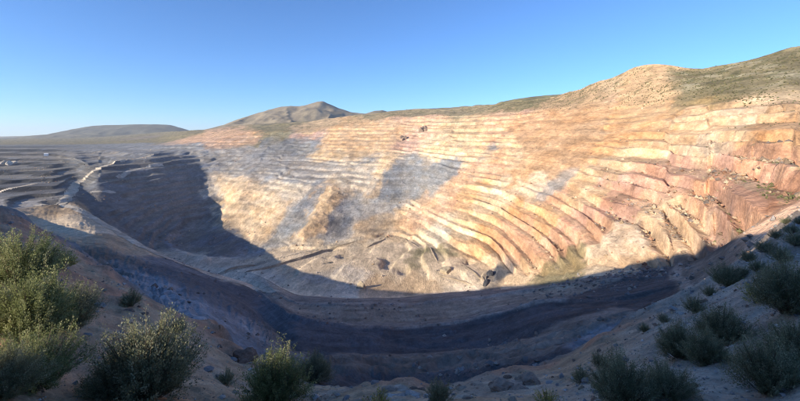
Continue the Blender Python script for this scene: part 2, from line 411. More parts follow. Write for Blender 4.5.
# ------------------------------------------------------------------ rock and soil colours of the pit
CREAM = (.56, .415, .265); ORANGE = (.51, .325, .175); PINK = (.46, .295, .22); TAN = (.42, .305, .19); GREY = (.30, .28, .255)
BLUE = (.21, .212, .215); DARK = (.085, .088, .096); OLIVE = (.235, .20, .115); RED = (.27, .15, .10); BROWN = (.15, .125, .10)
FLOOR = (.56, .44, .30); PALE = (.52, .43, .32); SALMON = (.52, .335, .22); SCRUB = (.215, .18, .10); DGREY = (.15, .148, .15)
SEEDS = [
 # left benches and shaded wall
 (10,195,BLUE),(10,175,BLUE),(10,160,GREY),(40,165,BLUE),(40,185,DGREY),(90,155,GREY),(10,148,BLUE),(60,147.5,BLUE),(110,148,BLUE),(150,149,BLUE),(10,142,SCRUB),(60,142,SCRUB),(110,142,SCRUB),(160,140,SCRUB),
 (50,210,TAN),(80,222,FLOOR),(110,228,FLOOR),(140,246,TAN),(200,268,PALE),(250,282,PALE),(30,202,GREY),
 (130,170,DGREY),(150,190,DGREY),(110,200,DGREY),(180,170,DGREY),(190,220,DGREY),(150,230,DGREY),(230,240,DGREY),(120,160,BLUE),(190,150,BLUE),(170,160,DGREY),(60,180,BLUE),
 # far centre wall
 (210,140,SALMON),(235,134,ORANGE),(260,138,OLIVE),(215,155,GREY),(250,155,GREY),(285,148,DGREY),(300,150,BLUE),(270,128,OLIVE),(310,128,TAN),(300,138,PINK),
 (350,130,ORANGE),(390,128,SALMON),(370,140,TAN),(330,160,TAN),(240,170,GREY),(280,172,GREY),(345,168,PALE),(370,170,BLUE),(390,165,CREAM),
 (225,185,PALE),(235,200,CREAM),(250,215,TAN),(262,225,CREAM),(280,200,PALE),(300,190,GREY),(290,215,GREY),(275,245,GREY),(300,225,GREY),(320,200,ORANGE),(335,195,CREAM),
 (310,215,TAN),(350,215,GREY),(345,228,DGREY),(370,200,GREY),(385,210,GREY),(365,225,TAN),(330,235,GREY),(400,215,CREAM),(390,190,BLUE),(420,180,BLUE),(410,170,GREY),(440,170,BLUE),(425,195,GREY),
 # floor
 (280,262,FLOOR),(330,250,FLOOR),(340,268,FLOOR),(310,280,FLOOR),(380,270,FLOOR),(380,285,TAN),(350,288,PALE),(430,255,OLIVE),(420,240,FLOOR),(440,275,FLOOR),(480,270,FLOOR),(400,250,FLOOR),(420,285,TAN),(460,282,PALE),(488,272,DARK),
 # right-centre wall
 (420,140,PINK),(440,150,CREAM),(470,150,CREAM),(430,128,SALMON),(460,125,TAN),(490,135,SALMON),(500,148,CREAM),(480,165,SALMON),(490,152,BLUE),(450,200,SALMON),(470,195,ORANGE),(430,215,SALMON),(440,235,PALE),(460,230,CREAM),(480,235,ORANGE),(500,225,SALMON),
 (490,205,CREAM),(520,190,PALE),(510,205,ORANGE),(540,170,TAN),(550,140,TAN),(560,120,TAN),(540,112,PINK),(520,125,SALMON),(580,110,ORANGE),(540,180,PALE),(555,185,GREY),(520,240,SALMON),(540,250,SALMON),(560,240,SALMON),(550,215,ORANGE),(580,220,PINK),(560,200,SALMON),(530,265,CREAM),
 (600,150,ORANGE),(620,110,ORANGE),(640,90,SALMON),(600,130,TAN),(640,120,TAN),(630,150,CREAM),(600,165,CREAM),(590,180,TAN),(610,190,PINK),(640,175,PINK),(650,190,SALMON),(620,210,PINK),(590,200,CREAM),(570,265,OLIVE),(600,255,FLOOR),(630,225,CREAM),(640,250,CREAM),(600,232,SALMON),(660,215,CREAM),(625,245,TAN),(650,240,PALE),(670,230,CREAM),
 # right wall
 (690,160,CREAM),(680,140,CREAM),(670,170,PINK),(690,175,PINK),(700,150,PALE),(720,130,CREAM),(700,115,CREAM),(740,115,PALE),(770,100,CREAM),(660,130,ORANGE),(660,105,ORANGE),(640,75,ORANGE),(700,190,SALMON),(720,175,PINK),(740,160,SALMON),(760,150,ORANGE),(780,140,ORANGE),(780,120,TAN),(760,175,SALMON),(790,165,OLIVE),(740,195,SALMON),(770,200,SALMON),(710,215,SALMON),(690,235,CREAM),(730,215,PINK),(790,190,RED),(790,105,TAN),
 (680,85,SCRUB),(700,80,SCRUB),(740,85,SCRUB),(780,75,SCRUB),(790,60,SCRUB),(720,98,SCRUB),(690,100,SCRUB),(560,99,SCRUB),(530,104,SCRUB),(580,97,SCRUB),(470,110,(.29,.235,.145)),(430,111,(.29,.235,.145)),(380,116,(.29,.235,.145)),(600,90,TAN),(625,82,TAN),
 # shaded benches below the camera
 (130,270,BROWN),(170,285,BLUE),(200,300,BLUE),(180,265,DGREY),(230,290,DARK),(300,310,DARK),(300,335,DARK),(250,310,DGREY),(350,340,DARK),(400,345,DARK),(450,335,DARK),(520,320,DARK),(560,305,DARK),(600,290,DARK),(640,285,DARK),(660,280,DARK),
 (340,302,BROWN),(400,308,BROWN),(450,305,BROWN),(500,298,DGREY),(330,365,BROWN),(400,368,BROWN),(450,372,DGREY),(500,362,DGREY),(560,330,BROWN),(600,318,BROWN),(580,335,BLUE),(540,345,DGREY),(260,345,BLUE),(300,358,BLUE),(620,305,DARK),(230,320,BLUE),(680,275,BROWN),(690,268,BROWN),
]
S_pos, S_col = [], []
for px, py, c in SEEDS:
    p, r, cc = hit(px, py)
    S_pos.append(p); S_col.append(c)
S_pos = np.array(S_pos); S_col = np.array(S_col)
r0 = int(np.searchsorted(rows_f, 4.0))
def metric(x, y, z):
    d = np.hypot(x, y)
    return np.stack([np.arctan2(x, y) * 9.5, np.log(d) * 5.0, z / d * 9.5], -1)
SM = metric(S_pos[:, 0], S_pos[:, 1], S_pos[:, 2]).astype(np.float32)
Xp, Yp, Zp = GX[r0:], GY[r0:], z0[r0:]
wr = np.hypot(Xp, Yp)
wx = Xp + wr * (0.045 * fbm(Xp / wr * 100, np.log(wr) * 60, 9, 4, seed=12.0) + 0.02 * fbm(Xp, Yp, 22, 3, seed=12.4))
wy = Yp + wr * (0.06 * fbm(Xp / wr * 100, np.log(wr) * 60, 9, 4, seed=13.0) + 0.03 * fbm(Xp, Yp, 22, 3, seed=13.4))
wz = Zp + wr * 0.022 * fbm(Xp, Yp, 40, 3, seed=14.0)
VM = metric(wx, wy, wz).reshape(-1, 3).astype(np.float32)
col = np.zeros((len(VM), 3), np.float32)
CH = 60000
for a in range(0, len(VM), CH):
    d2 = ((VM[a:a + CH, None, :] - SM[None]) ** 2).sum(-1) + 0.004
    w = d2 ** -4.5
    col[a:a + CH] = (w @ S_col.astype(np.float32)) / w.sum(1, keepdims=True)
col = col.reshape(Xp.shape + (3,))
# strata and weathering: thin beds by level, dusty flats, streaked faces
Ya = Yp * 0.42
lev = z0[r0:] + 4 * fbm(Xp, Ya, 70, 3, seed=15.0)
beds = vnoise(lev / 5.5, Xp * 0 + 3.3 + Xp / 400) * 0.5 + vnoise(lev / 2.1, Xp / 160 + 9.0) * 0.4
fm, ff = F[r0:], on_flat[r0:]
Pp = P[r0:]
PYp = PY[r0:]
# mapped rock units: scree fans, spurs, slides, ramps (outlines fixed on the ground)
WPX = P.copy(); WPY = PY.copy()
WPX[r0:] += 10.0 * fbm(Xp, Ya, 45, 5, gain=0.65, seed=9.7) + 4.0 * fbm(Xp, Yp * 0.15, 9, 3, seed=9.9); WPY[r0:] += 6.0 * fbm(Xp, Ya, 45, 5, gain=0.65, seed=3.9)
def unit(poly, c, k=0.8, soft=3.0, fmin=12.0, fmax=99):
    global col
    w = k * poly_weight(poly, WPX, WPY, -soft, soft, fmin, fmax)[r0:]
    sel = w > 0.003
    col[sel] = col[sel] * (1 - w[sel][:, None]) + np.array(c) * w[sel][:, None]
SLIDE = (.40, .275, .165); RUST = (.34, .19, .115); SLATE = (.235, .235, .23)
unit([(205,128),(240,127),(262,135),(255,146),(205,150)], SALMON)
unit([(258,140),(312,138),(318,150),(262,160)], SLATE)
unit([(205,152),(262,156),(330,160),(372,172),(300,180),(215,172)], GREY)
unit([(350,120),(392,118),(415,130),(385,150),(330,152),(322,140)], (.50,.335,.20))
unit([(215,176),(250,178),(290,200),(268,238),(252,246),(232,212)], CREAM)
unit([(262,182),(318,182),(300,200),(286,198)], PALE)
unit([(316,188),(332,186),(304,228),(280,247),(262,248),(288,215)], SLATE, 0.9)
unit([(330,186),(346,191),(326,230),(304,242),(294,238),(314,210)], (.52,.36,.21), 0.9)
unit([(346,192),(386,206),(396,214),(360,240),(322,243),(338,216)], GREY, 0.9)
unit([(336,217),(352,215),(350,234),(330,241)], DGREY, 0.8)
unit([(356,222),(388,212),(398,220),(372,238),(352,240)], TAN, 0.8)
unit([(350,165),(382,160),(366,192),(340,186)], PALE)
unit([(384,158),(398,158),(376,196),(366,196)], CREAM, 0.9)
unit([(372,198),(398,160),(425,152),(446,165),(450,176),(420,197),(402,208)], SLATE, 0.8)
unit([(440,184),(466,168),(470,176),(440,200),(430,200)], SLATE, 0.8)
unit([(398,222),(446,180),(500,148),(508,156),(456,190),(410,228)], (.50,.335,.215), 0.9)
unit([(456,146),(494,150),(498,158),(470,154)], SLATE, 0.9)
unit([(415,134),(470,140),(500,150),(495,160),(430,155)], CREAM, 0.6)
unit([(505,128),(560,90),(602,78),(612,112),(585,165),(545,182),(500,192),(528,152)], SLIDE, 0.85)
unit([(618,88),(658,68),(676,100),(662,135),(630,146),(602,140)], (.50,.31,.16), 0.8)
unit([(534,172),(548,170),(546,186),(532,184)], PALE); unit([(548,178),(566,182),(562,192),(548,190)], SLATE)
unit([(516,180),(532,188),(526,194),(512,188)], PALE); unit([(500,190),(514,196),(508,202),(496,198)], CREAM)
unit([(612,222),(640,220),(652,256),(588,259),(600,238)], PALE, 0.8)
unit([(655,205),(690,200),(705,240),(668,250)], CREAM, 0.7)
unit([(640,168),(690,158),(700,170),(668,188),(640,190)], PINK, 0.8)
unit([(700,160),(760,140),(800,150),(800,215),(740,212),(705,190)], (.47,.285,.195), 0.75)
unit([(770,185),(800,175),(800,235),(760,225)], RUST, 0.8)
unit([(745,128),(800,112),(800,140),(760,146)], (.44,.27,.14), 0.8)
unit([(430,250),(470,262),(500,285),(440,286),(405,262)], FLOOR, 0.7)
unit([(300,280),(350,262),(372,272),(330,284)], (.42,.37,.31), 0.7)
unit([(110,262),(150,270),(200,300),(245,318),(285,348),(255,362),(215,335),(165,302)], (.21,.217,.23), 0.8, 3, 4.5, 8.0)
col = col * (1 + sstep(430, 520, Pp)[..., None] * sstep(12.6, 13.2, fm)[..., None] * (1 - sstep(16.8, 17.2, fm))[..., None] * np.array([0.02, -0.075, -0.13]))
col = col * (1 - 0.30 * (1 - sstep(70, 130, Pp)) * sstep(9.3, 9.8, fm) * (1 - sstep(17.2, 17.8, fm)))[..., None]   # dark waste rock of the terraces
inpit = sstep(12.6, 13.4, fm) * (1 - sstep(16.9, 17.4, fm))
col = col * (1 + (0.34 * beds * inpit)[..., None])
Zf = GZ[r0:]
hue = fbm(Xp, Ya, 26, 4, seed=16.0, z=Zf * 1.3) * inpit
col = col * np.stack([1 + 0.10 * hue, 1 - 0.03 * hue, 1 - 0.20 * hue], -1)
bright = 0.7 * fbm(Xp, Ya, 16, 3, seed=17.0, z=Zf * 1.3) + 0.9 * fbm(Xp, Ya, 5, 3, gain=0.8, seed=17.5, z=Zf * 1.3)
col = col * (1 + 0.36 * bright * (0.45 + 0.55 * inpit))[..., None]
dust = np.array([.30, .25, .165])
k = (0.55 * ff * sstep(0, 1, inpit) * (0.6 + 0.4 * fbm(Xp, Yp, 50, 2, seed=18.0)))[..., None]
col = col * (1 - k) + dust * k
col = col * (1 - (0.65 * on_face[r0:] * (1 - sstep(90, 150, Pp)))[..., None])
blockc = np.floor(Xp / 23 + 3 * fbm(Xp, Yp, 60, 2, seed=19.0)) * 7.13 + np.floor(lev / BH) * 3.7
bl = (np.sin(blockc * 12.9898) * 43758.5453) % 1.0 - 0.5
col = col * (1 + (0.30 * bl * on_face[r0:] * inpit))[..., None]
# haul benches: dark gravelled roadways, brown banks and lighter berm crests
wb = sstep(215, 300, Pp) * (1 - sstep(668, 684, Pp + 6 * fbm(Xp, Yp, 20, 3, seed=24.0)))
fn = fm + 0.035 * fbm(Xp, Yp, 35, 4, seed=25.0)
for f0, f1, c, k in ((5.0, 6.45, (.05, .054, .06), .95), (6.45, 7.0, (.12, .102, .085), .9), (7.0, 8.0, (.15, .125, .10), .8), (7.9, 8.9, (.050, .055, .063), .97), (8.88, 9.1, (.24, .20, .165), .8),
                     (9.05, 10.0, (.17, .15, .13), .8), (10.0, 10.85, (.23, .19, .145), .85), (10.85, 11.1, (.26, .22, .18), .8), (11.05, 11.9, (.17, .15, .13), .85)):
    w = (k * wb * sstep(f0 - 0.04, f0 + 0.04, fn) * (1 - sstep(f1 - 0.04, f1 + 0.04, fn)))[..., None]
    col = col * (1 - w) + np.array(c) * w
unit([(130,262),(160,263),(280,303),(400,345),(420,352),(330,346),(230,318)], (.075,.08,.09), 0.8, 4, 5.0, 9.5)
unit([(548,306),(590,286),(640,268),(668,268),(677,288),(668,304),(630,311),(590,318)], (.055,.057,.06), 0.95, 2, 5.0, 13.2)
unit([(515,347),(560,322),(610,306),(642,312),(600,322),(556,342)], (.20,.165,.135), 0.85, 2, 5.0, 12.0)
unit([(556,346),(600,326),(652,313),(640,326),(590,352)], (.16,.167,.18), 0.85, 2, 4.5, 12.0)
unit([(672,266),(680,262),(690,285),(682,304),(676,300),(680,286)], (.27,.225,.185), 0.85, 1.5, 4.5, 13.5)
# tyre tracks and graded streaks along the haul benches
ben = sstep(6.0, 6.6, fm) * (1 - sstep(11.9, 12.4, fm)) * sstep(180, 300, P[r0:])
trk = vnoise(fm * 17, P[r0:] / 70 + 2.0) + 0.7 * vnoise(fm * 41, P[r0:] / 40 + 8.0)
col = col * (1 + 0.22 * trk * ben)[..., None]
lift = 1 + 0.35 * sstep(4.6, 5.2, fm) * (1 - sstep(11.9, 12.4, fm)) * sstep(90, 160, Pp)
col = col * lift[..., None]              # brightens the shaded near benches through their colour
# scrub dots on the natural hillsides
hw = sstep(16.9, 17.3, fm)
edgep = Pp - 672 + 34 * fbm(Xp, Yp * 0.5, 60, 5, gain=0.6, seed=36.0) - (Zf - 120) * 0.12
hw2 = sstep(16.2, 16.7, fm + 0.3 * fbm(Xp, Yp, 40, 3, seed=38.0))
bare = hw2 * sstep(600, 640, Pp) * (1 - sstep(-10, 22, edgep))
gre = hw * sstep(-8, 20, edgep) * sstep(600, 640, Pp)
mott = fbm(Xp, Yp * 0.5, 26, 4, seed=37.0)
scrubc = np.array(SCRUB)[None, None] * (1 + 0.45 * mott)[..., None] + 0.06 * sstep(0.1, 0.5, mott)[..., None]
col = col * (1 - gre[..., None]) + scrubc * gre[..., None]
col = col * (1 - 0.8 * bare[..., None]) + (np.array([.46, .32, .19]) * (1 + 0.3 * mott)[..., None]) * 0.8 * bare[..., None]
dots = sstep(0.15, 0.5, fbm(Xp, Yp, 16, 2, seed=20.0))
col = col * (1 - (0.35 * hw * dots)[..., None] * np.array([1.0, 0.85, 1.0]))
col = np.clip(col, 0.02, 0.8)

# near-ground colours
Xn, Yn = GX[:r0 + 1], GY[:r0 + 1]
Pn, Rn = P[:r0 + 1], R[:r0 + 1]
soil = np.array([.45, .30, .185]); redsoil = np.array([.46, .245, .15]); gravel = np.array([.36, .30, .235])
n1 = fbm(Xn, Yn, 3.0, 4, seed=21.0); n2 = fbm(Xn, Yn, 9.0, 3, seed=22.0)
a_red = np.clip(sstep(-0.1, 0.35, n2 + 0.5 * n1) * sstep(9, 20, Rn) * (1 - sstep(620, 720, Pn)), 0, 1)[..., None]
a_gr = np.clip(sstep(560, 690, Pn) + 0.7 * sstep(0.0, 0.3, n1) * sstep(160, 260, Pn), 0, 1)[..., None]
cn = soil * (1 - a_gr) + gravel * a_gr
a_red = np.maximum(a_red, sstep(0.15, 0.5, outc[:r0 + 1] + 0.25 * n1)[..., None] * 0.9)
cn = cn * (1 - a_red) + redsoil * a_red
cn = cn * (1 + 0.25 * fbm(Xn, Yn, 0.6, 3, seed=23.0))[..., None]
# blend so both sheets meet in one colour
tb = sstep(3.75, 4.0, F[:r0 + 1])[..., None]
cn = cn * (1 - tb) + col[0][None] * tb

me = grid_mesh('hillside', GX[:r0 + 1], GY[:r0 + 1], GZ[:r0 + 1], cn)
link('hillside', me, MAT_NEAR, kind='structure')
r1 = int(np.searchsorted(rows_f, 17.0))
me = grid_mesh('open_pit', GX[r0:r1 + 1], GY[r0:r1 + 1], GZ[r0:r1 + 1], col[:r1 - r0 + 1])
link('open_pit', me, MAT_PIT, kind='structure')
me = grid_mesh('rim_hills', GX[r1:], GY[r1:], GZ[r1:], col[r1 - r0:])
link('rim_hills', me, MAT_PIT, kind='structure')

# ------------------------------------------------------------------ unseen ridge beside and behind the viewpoint, shaped to shade the foreground
SA, CA = math.sin(SUN_AZ), math.cos(SUN_AZ)
HS = [(-1400, -500), (-649, -195), (-615, -178), (-580, -160), (-543, -136), (-500, -122), (-401, -70), (-210, -6), (-175, 13), (-113, 30), (-55, 30), (-36, 26), (-27, 8), (-23, -5.5), (-22, -7.8), (-11.2, -7.8), (-9.8, 8), (4, 9), (20, 11), (60, 16), (400, 40)]  # crest profile set by where its shade should end; gap lets sun through
hs_s = [a for a, b in HS]; hs_h = [b for a, b in HS]
th = np.radians(np.linspace(54.4623, 360 - 54.4623, 420))
rr = np.exp(np.linspace(math.log(0.9), math.log(900), 240))
TH, RR = np.meshgrid(th, rr)
BX, BY = RR * np.sin(TH), RR * np.cos(TH)
ss = BX * CA - BY * SA; al = BX * SA + BY * CA
D = 42.0 + 0.6 * np.maximum(-ss, 0)
crest = np.interp(ss, hs_s, hs_h) + TAN_EL * D
g0 = np.interp(ss, [-1200, -300, 0, 300, 1000], [-220, -60, -1.72, 20, 60])
g0 = g0 - 8.0 * sstep(-8, -10, ss) * sstep(-40, -26, ss)  # ground dipped so sun through the gap reaches the left bushes
tt = np.clip(-al / D, 0, 1)
zb = np.where(al > -D, g0 + (crest - g0) * tt, crest - 0.12 * (-al - D)) - 0.22 * np.maximum(al, 0)
zb = zb + np.clip(RR / 30, 0, 1) * (0.25 * fbm(BX, BY, 9, 3, seed=30.0)) + np.clip(RR / 200, 0, 1) * 2.0 * fbm(BX, BY, 40, 3, seed=30.5)
rL = np.hypot(GX[:, 0], GY[:, 0]); rRt = np.hypot(GX[:, -1], GY[:, -1])
zL = np.interp(rr, rL, GZ[:, 0])[:, None]; zR = np.interp(rr, rRt, GZ[:, -1])[:, None]
deg = np.degrees(TH)
wR = 1 - sstep(54.5, 95, deg); wL = sstep(360 - 64, 360 - 54.5, deg)
zb = zb * (1 - wR - wL) + zR * wR + zL * wL
cb = np.ones(BX.shape + (3,)) * soil * (1 + 0.2 * fbm(BX, BY, 5, 4, seed=31.0))[..., None]
me = grid_mesh('ridge', BX[:, ::-1], BY[:, ::-1], zb[:, ::-1], cb[:, ::-1])
link('ridge', me, MAT_NEAR, kind='structure')

# ------------------------------------------------------------------ far hills and plain
def far_hill(name, prof, dist, depth, base_z, colr, seed, rough=1.0, n=220, m=60):
    """prof: (px, py of skyline). A real hill with front and back slopes at its own distance."""
    px = np.linspace(prof[0][0], prof[-1][0], n)
    py = np.interp(px, [p[0] for p in prof], [p[1] for p in prof])
    py = np.convolve(np.pad(py, 1, 'edge'), np.ones(3) / 3, 'valid')
    u = (px - 400) / 400.0
    top = -(py - HZ) / 400.0 * dist
    v = np.linspace(-1, 1, m)
    V, Uu = np.meshgrid(v, u, indexing='ij')
    Yh = dist + V * depth
    Xh = Uu * dist * (1 + 0.25 * V * depth / dist)
    TP = np.repeat(top[None], m, 0)
    shape = np.where(V < 0, 1 - np.abs(V) ** 1.25, 1 - np.abs(V) ** 1.6)
    ridge = np.abs(fbm(Xh, Yh, depth * 0.55, 4, seed=seed))
    Zh = base_z + (TP - base_z) * np.clip(shape, 0, 1)
    Zh = Zh - rough * (TP - base_z) * 0.45 * ridge * (1 - np.exp(-(V / 0.22) ** 2)) * sstep(0, 0.15, 1 - np.abs(V))
    Zh = Zh + rough * 0.02 * (TP - base_z) * fbm(Xh, Yh, depth * 0.1, 3, seed=seed + 1)
    c = np.ones(Xh.shape + (3,)) * np.array(colr)
    k = sstep(-0.2, 0.4, fbm(Xh, Yh, depth * 0.3, 5, seed=seed + 2))[..., None]
    c = c * (1 - 0.35 * k) + np.array([.10, .095, .06]) * 0.35 * k
    me = grid_mesh(name, Xh, Yh, Zh, c)
    return link(name, me, MAT_FAR, kind='structure')

far_hill('mountain', [(170,133),(200,131),(225,125),(240,119),(255,114),(268,110),(282,107),(290,106),(300,106),(310,104),(318,102),(323,101),(330,104),(338,108),(350,112),(365,114),(374,111),(382,110),(395,114),(420,120),(440,126)],
         4200, 1100, -20, (.235, .195, .135), 41.0, 1.25, 300, 110)
far_hill('mesa', [(20,137),(50,135),(62,133),(75,129),(85,127),(95,125.5),(112,125),(135,124.3),(155,124.3),(170,125),(180,128),(190,131),(215,133),(235,136)],
         6500, 1200, -60, (.115, .112, .085), 43.0, 0.8)
far_hill('mesa', [(15,138),(32,135.5),(45,134.6),(80,134.2),(96,135),(120,138)], 5200, 500, -60, (.15, .14, .105), 44.0, 0.6)
far_hill('low_hills', [(-160,136.5),(0,136.5),(20,136),(40,135.5),(60,135.5),(120,133),(200,132),(260,134)],
         9000, 1500, -80, (.22, .20, .15), 45.0, 0.5)
far_hill('green_hill', [(470,110),(490,107),(500,102),(515,99),(530,97),(545,95.5),(560,94),(575,92.5),(583,92.5),(590,95),(610,99),(640,104)],
         2300, 420, 60, (.20, .18, .095), 47.0, 0.6)
far_hill('low_ridge', [(370,115),(390,111),(410,109.5),(430,108.5),(450,107.5),(465,106),(475,106.5),(490,107.5),(510,107),(530,108)],
         3000, 500, 40, (.225, .19, .12), 49.0, 0.6)
pl = np.linspace(-19000, 19000, 40); ql = np.linspace(2400, 16000, 40)
QX, QY = np.meshgrid(pl, ql)
QZ = -75 + 25 * fbm(QX, QY, 2500, 3, seed=50.0) * sstep(2400, 4000, QY)
cq = np.ones(QX.shape + (3,)) * np.array([.24, .21, .15]) * (1 + 0.2 * fbm(QX, QY, 1800, 4, seed=51.0))[..., None]
link('plain', grid_mesh('plain', QX, QY, QZ, cq), MAT_FAR, kind='structure')

# ------------------------------------------------------------------ roads, berms and heaps in the pit
def path_pts(pix, step):
    p = np.array([hit(a, b)[0] for a, b in pix])
    seg = np.hypot(*np.diff(p[:, :2], axis=0).T)
    t = np.concatenate([[0], np.cumsum(seg)])
    n = max(6, int(t[-1] / step))
    tt = np.linspace(0, t[-1], n)
    xy = np.stack([np.interp(tt, t, p[:, 0]), np.interp(tt, t, p[:, 1])], -1)
    for _ in range(6):
        xy[1:-1] = 0.25 * xy[:-2] + 0.5 * xy[1:-1] + 0.25 * xy[2:]
    return xy

def strip(name, pix, sect, colr, step=6.0, lift=0.0, jit=0.0, seed=0.0):
    """sweep a cross-section [(offset, height)] along the ground"""
    xy = path_pts(pix, step)
    tan = np.gradient(xy, axis=0); tan /= np.linalg.norm(tan, axis=1, keepdims=True) + 1e-9
    nor = np.stack([tan[:, 1], -tan[:, 0]], -1)
    nx = len(sect)
    X = np.zeros((len(xy), nx)); Y = X.copy(); Z = X.copy()
    for k, (o, h) in enumerate(sect):
        w = (1 + jit * fbm(xy[:, 0], xy[:, 1], 25, 3, seed=seed + k * 0.3)) * np.clip(np.sin(np.linspace(0, np.pi, len(xy))), 0, 1) ** 0.4
        X[:, k] = xy[:, 0] + nor[:, 0] * o * w; Y[:, k] = xy[:, 1] + nor[:, 1] * o * w
        Z[:, k] = ground(X[:, k], Y[:, k]) + (h * w if h > 0 else h)
    if lift:
        zc = Z.max(1)
        for _ in range(8): zc[1:-1] = 0.25 * zc[:-2] + 0.5 * zc[1:-1] + 0.25 * zc[2:]
        inner = np.array([abs(h - max(b for a, b in sect)) < 1e-6 for a, h in sect])
        Z[:, inner] = np.maximum(Z[:, inner], zc[:, None] + 0.0)
    c = np.ones(X.shape + (3,)) * np.array(colr) * (1 + 0.25 * fbm(X, Y, 12, 3, seed=seed))[..., None]
    me = grid_mesh(name, X, Y, Z, c)
    return link(name, me, MAT_PIT, kind='structure')

ROADC = (.50, .43, .33)
def road(pix, w, colr=ROADC, seed=0.0, h=0.5):
    """a graded sheet that follows the ground along a line of points"""
    xy = path_pts(pix, 8.0)
    d2 = np.full(GX.shape, 1e12)
    rows = slice(r0, None)
    for k in range(len(xy) - 1):
        a, b = xy[k], xy[k + 1]; ab = b - a
        x, y = GX[rows] - a[0], GY[rows] - a[1]
        t = np.clip((x * ab[0] + y * ab[1]) / (ab @ ab + 1e-9), 0, 1)
        d2[rows] = np.minimum(d2[rows], (x - t * ab[0]) ** 2 + (y - t * ab[1]) ** 2)
    m = np.sqrt(d2) < (w / 2) * (1 + 0.35 * fbm(GX, GY, 30, 3, seed=seed))
    q = m[:-1, :-1] & m[1:, :-1] & m[:-1, 1:] & m[1:, 1:]
    ii = np.argwhere(q)
    if len(ii) == 0: return
    idx = ii[:, 0] * NC + ii[:, 1]
    f = np.stack([idx, idx + 1, idx + NC + 1, idx + NC], -1)
    u_, inv = np.unique(f, return_inverse=True)
    co = np.stack([GX.ravel()[u_], GY.ravel()[u_], GZ.ravel()[u_] + h], -1)
    c = np.array(colr) * (1 + 0.3 * fbm(co[:, 0], co[:, 1], 14, 3, seed=seed))[:, None]
    link('haul_road', raw_mesh('haul_road', co, inv.reshape(f.shape), c), MAT_PIT, kind='structure')
def berm(pix, w, h, colr=(.30, .25, .18), seed=0.0):
    strip('berm', pix, [(-w, -1.5), (-w * 0.25, h), (w * 0.25, h), (w, -1.5)], colr, 6.0, 0.0, 0.3, seed)
road([(40,206),(54,206),(66,200),(71,193),(77,183),(88,175),(100,168),(112,164),(125,160.5),(140,158),(152,155)], 22, seed=1.0)
road([(119,178),(126,173),(138,169),(150,166),(162,164)], 17, (.42,.38,.32), seed=2.0)
road([(64,206),(75,208.5),(88,216),(100,222),(125,236.5),(150,250.5),(175,261.5),(200,270),(225,280),(250,287),(275,291)], 26, seed=3.0)
road([(0,192),(10,189),(20,187),(34,184)], 16, seed=4.0)
road([(92,192),(102,193),(112,192)], 18, (.42,.38,.32), seed=5.0)
road([(222,273),(245,268),(275,260),(310,251),(340,244),(358,239)], 18, (.40,.33,.24), seed=7.0)
berm([(244,273),(270,268),(300,260),(330,251),(356,242)], 5, 4.2, (.33,.27,.19), seed=8.0)
berm([(222,273),(236,268),(256,266)], 5, 4, (.33,.27,.19), seed=9.0)
berm([(366,248),(374,244),(386,239)], 3.5, 2.6, (.33,.27,.19), seed=10.0)
berm([(405,238),(412,244),(419,248)], 3, 1.6, (.33,.26,.18), seed=11.0)
berm([(430,247),(434,256),(437,263)], 3, 1.8, (.33,.26,.18), seed=12.0)
berm([(437,276),(450,279),(462,282),(472,286)], 3, 1.5, (.33,.26,.18), seed=13.0)
berm([(463,266),(470,270),(478,276),(486,283)], 3, 1.7, (.33,.26,.18), seed=14.0)

def rock_mesh(name, seed, sub=3, planes=14, size=(1, 1, 1), rough=0.06, colr=(.3, .28, .26), var=0.15, parts=1, spread=0.0):
    import bmesh
    r = np.random.default_rng(seed)
    V, Fc, Cc = [], [], []
    off = 0
    for _ in range(parts):
        bm = bmesh.new(); bmesh.ops.create_icosphere(bm, subdivisions=sub, radius=1.0)
        v = np.array([q.co[:] for q in bm.verts]); f = np.array([[q.index for q in p.verts] for p in bm.faces]); bm.free()
        n = r.normal(size=(planes, 3)); n /= np.linalg.norm(n, axis=1, keepdims=True)
        d = r.uniform(0.55, 0.95, planes)
        dots = v @ n.T
        k = np.where(dots > 0.05, d / np.maximum(dots, 0.05), 9).min(1)
        v = v * np.minimum(k, 1.1)[:, None]
        v = v + rough * np.stack([fbm(v[:, 0] * 3 + seed, v[:, 1] * 3, 1, 3, seed=q + seed * 0.1, z=v[:, 2] * 3) for q in range(3)], -1)
        sc = 1.0 if parts == 1 else r.uniform(0.35, 0.8)
        v = v * np.array(size) * sc
        if parts > 1:
            o = r.normal(size=3) * spread * np.array(size); o[2] = -abs(o[2]) * 0.4
            v = v + o
        cc = np.ones((len(v), 3)) * np.array(colr) * (1 + var * r.normal()) * (1 + 0.2 * fbm(v[:, 0] * 2, v[:, 1] * 2, 1, 3, seed=seed * 0.2, z=v[:, 2] * 2))[:, None]
        V.append(v); Fc.append(f + off); Cc.append(cc); off += len(v)
    return raw_mesh(name, np.concatenate(V), np.concatenate(Fc), np.clip(np.concatenate(Cc), .02, .8), smooth=False)

def place(name, me, mat, px, py, scale=1.0, rz=0.0, sink=0.0, **kw):
    p = hit(px, py)[0]
    o = link(name, me, mat, **kw)
    o.location = (p[0], p[1], p[2] - sink); o.scale = (scale,) * 3; o.rotation_euler = (0, 0, rz)
    return o

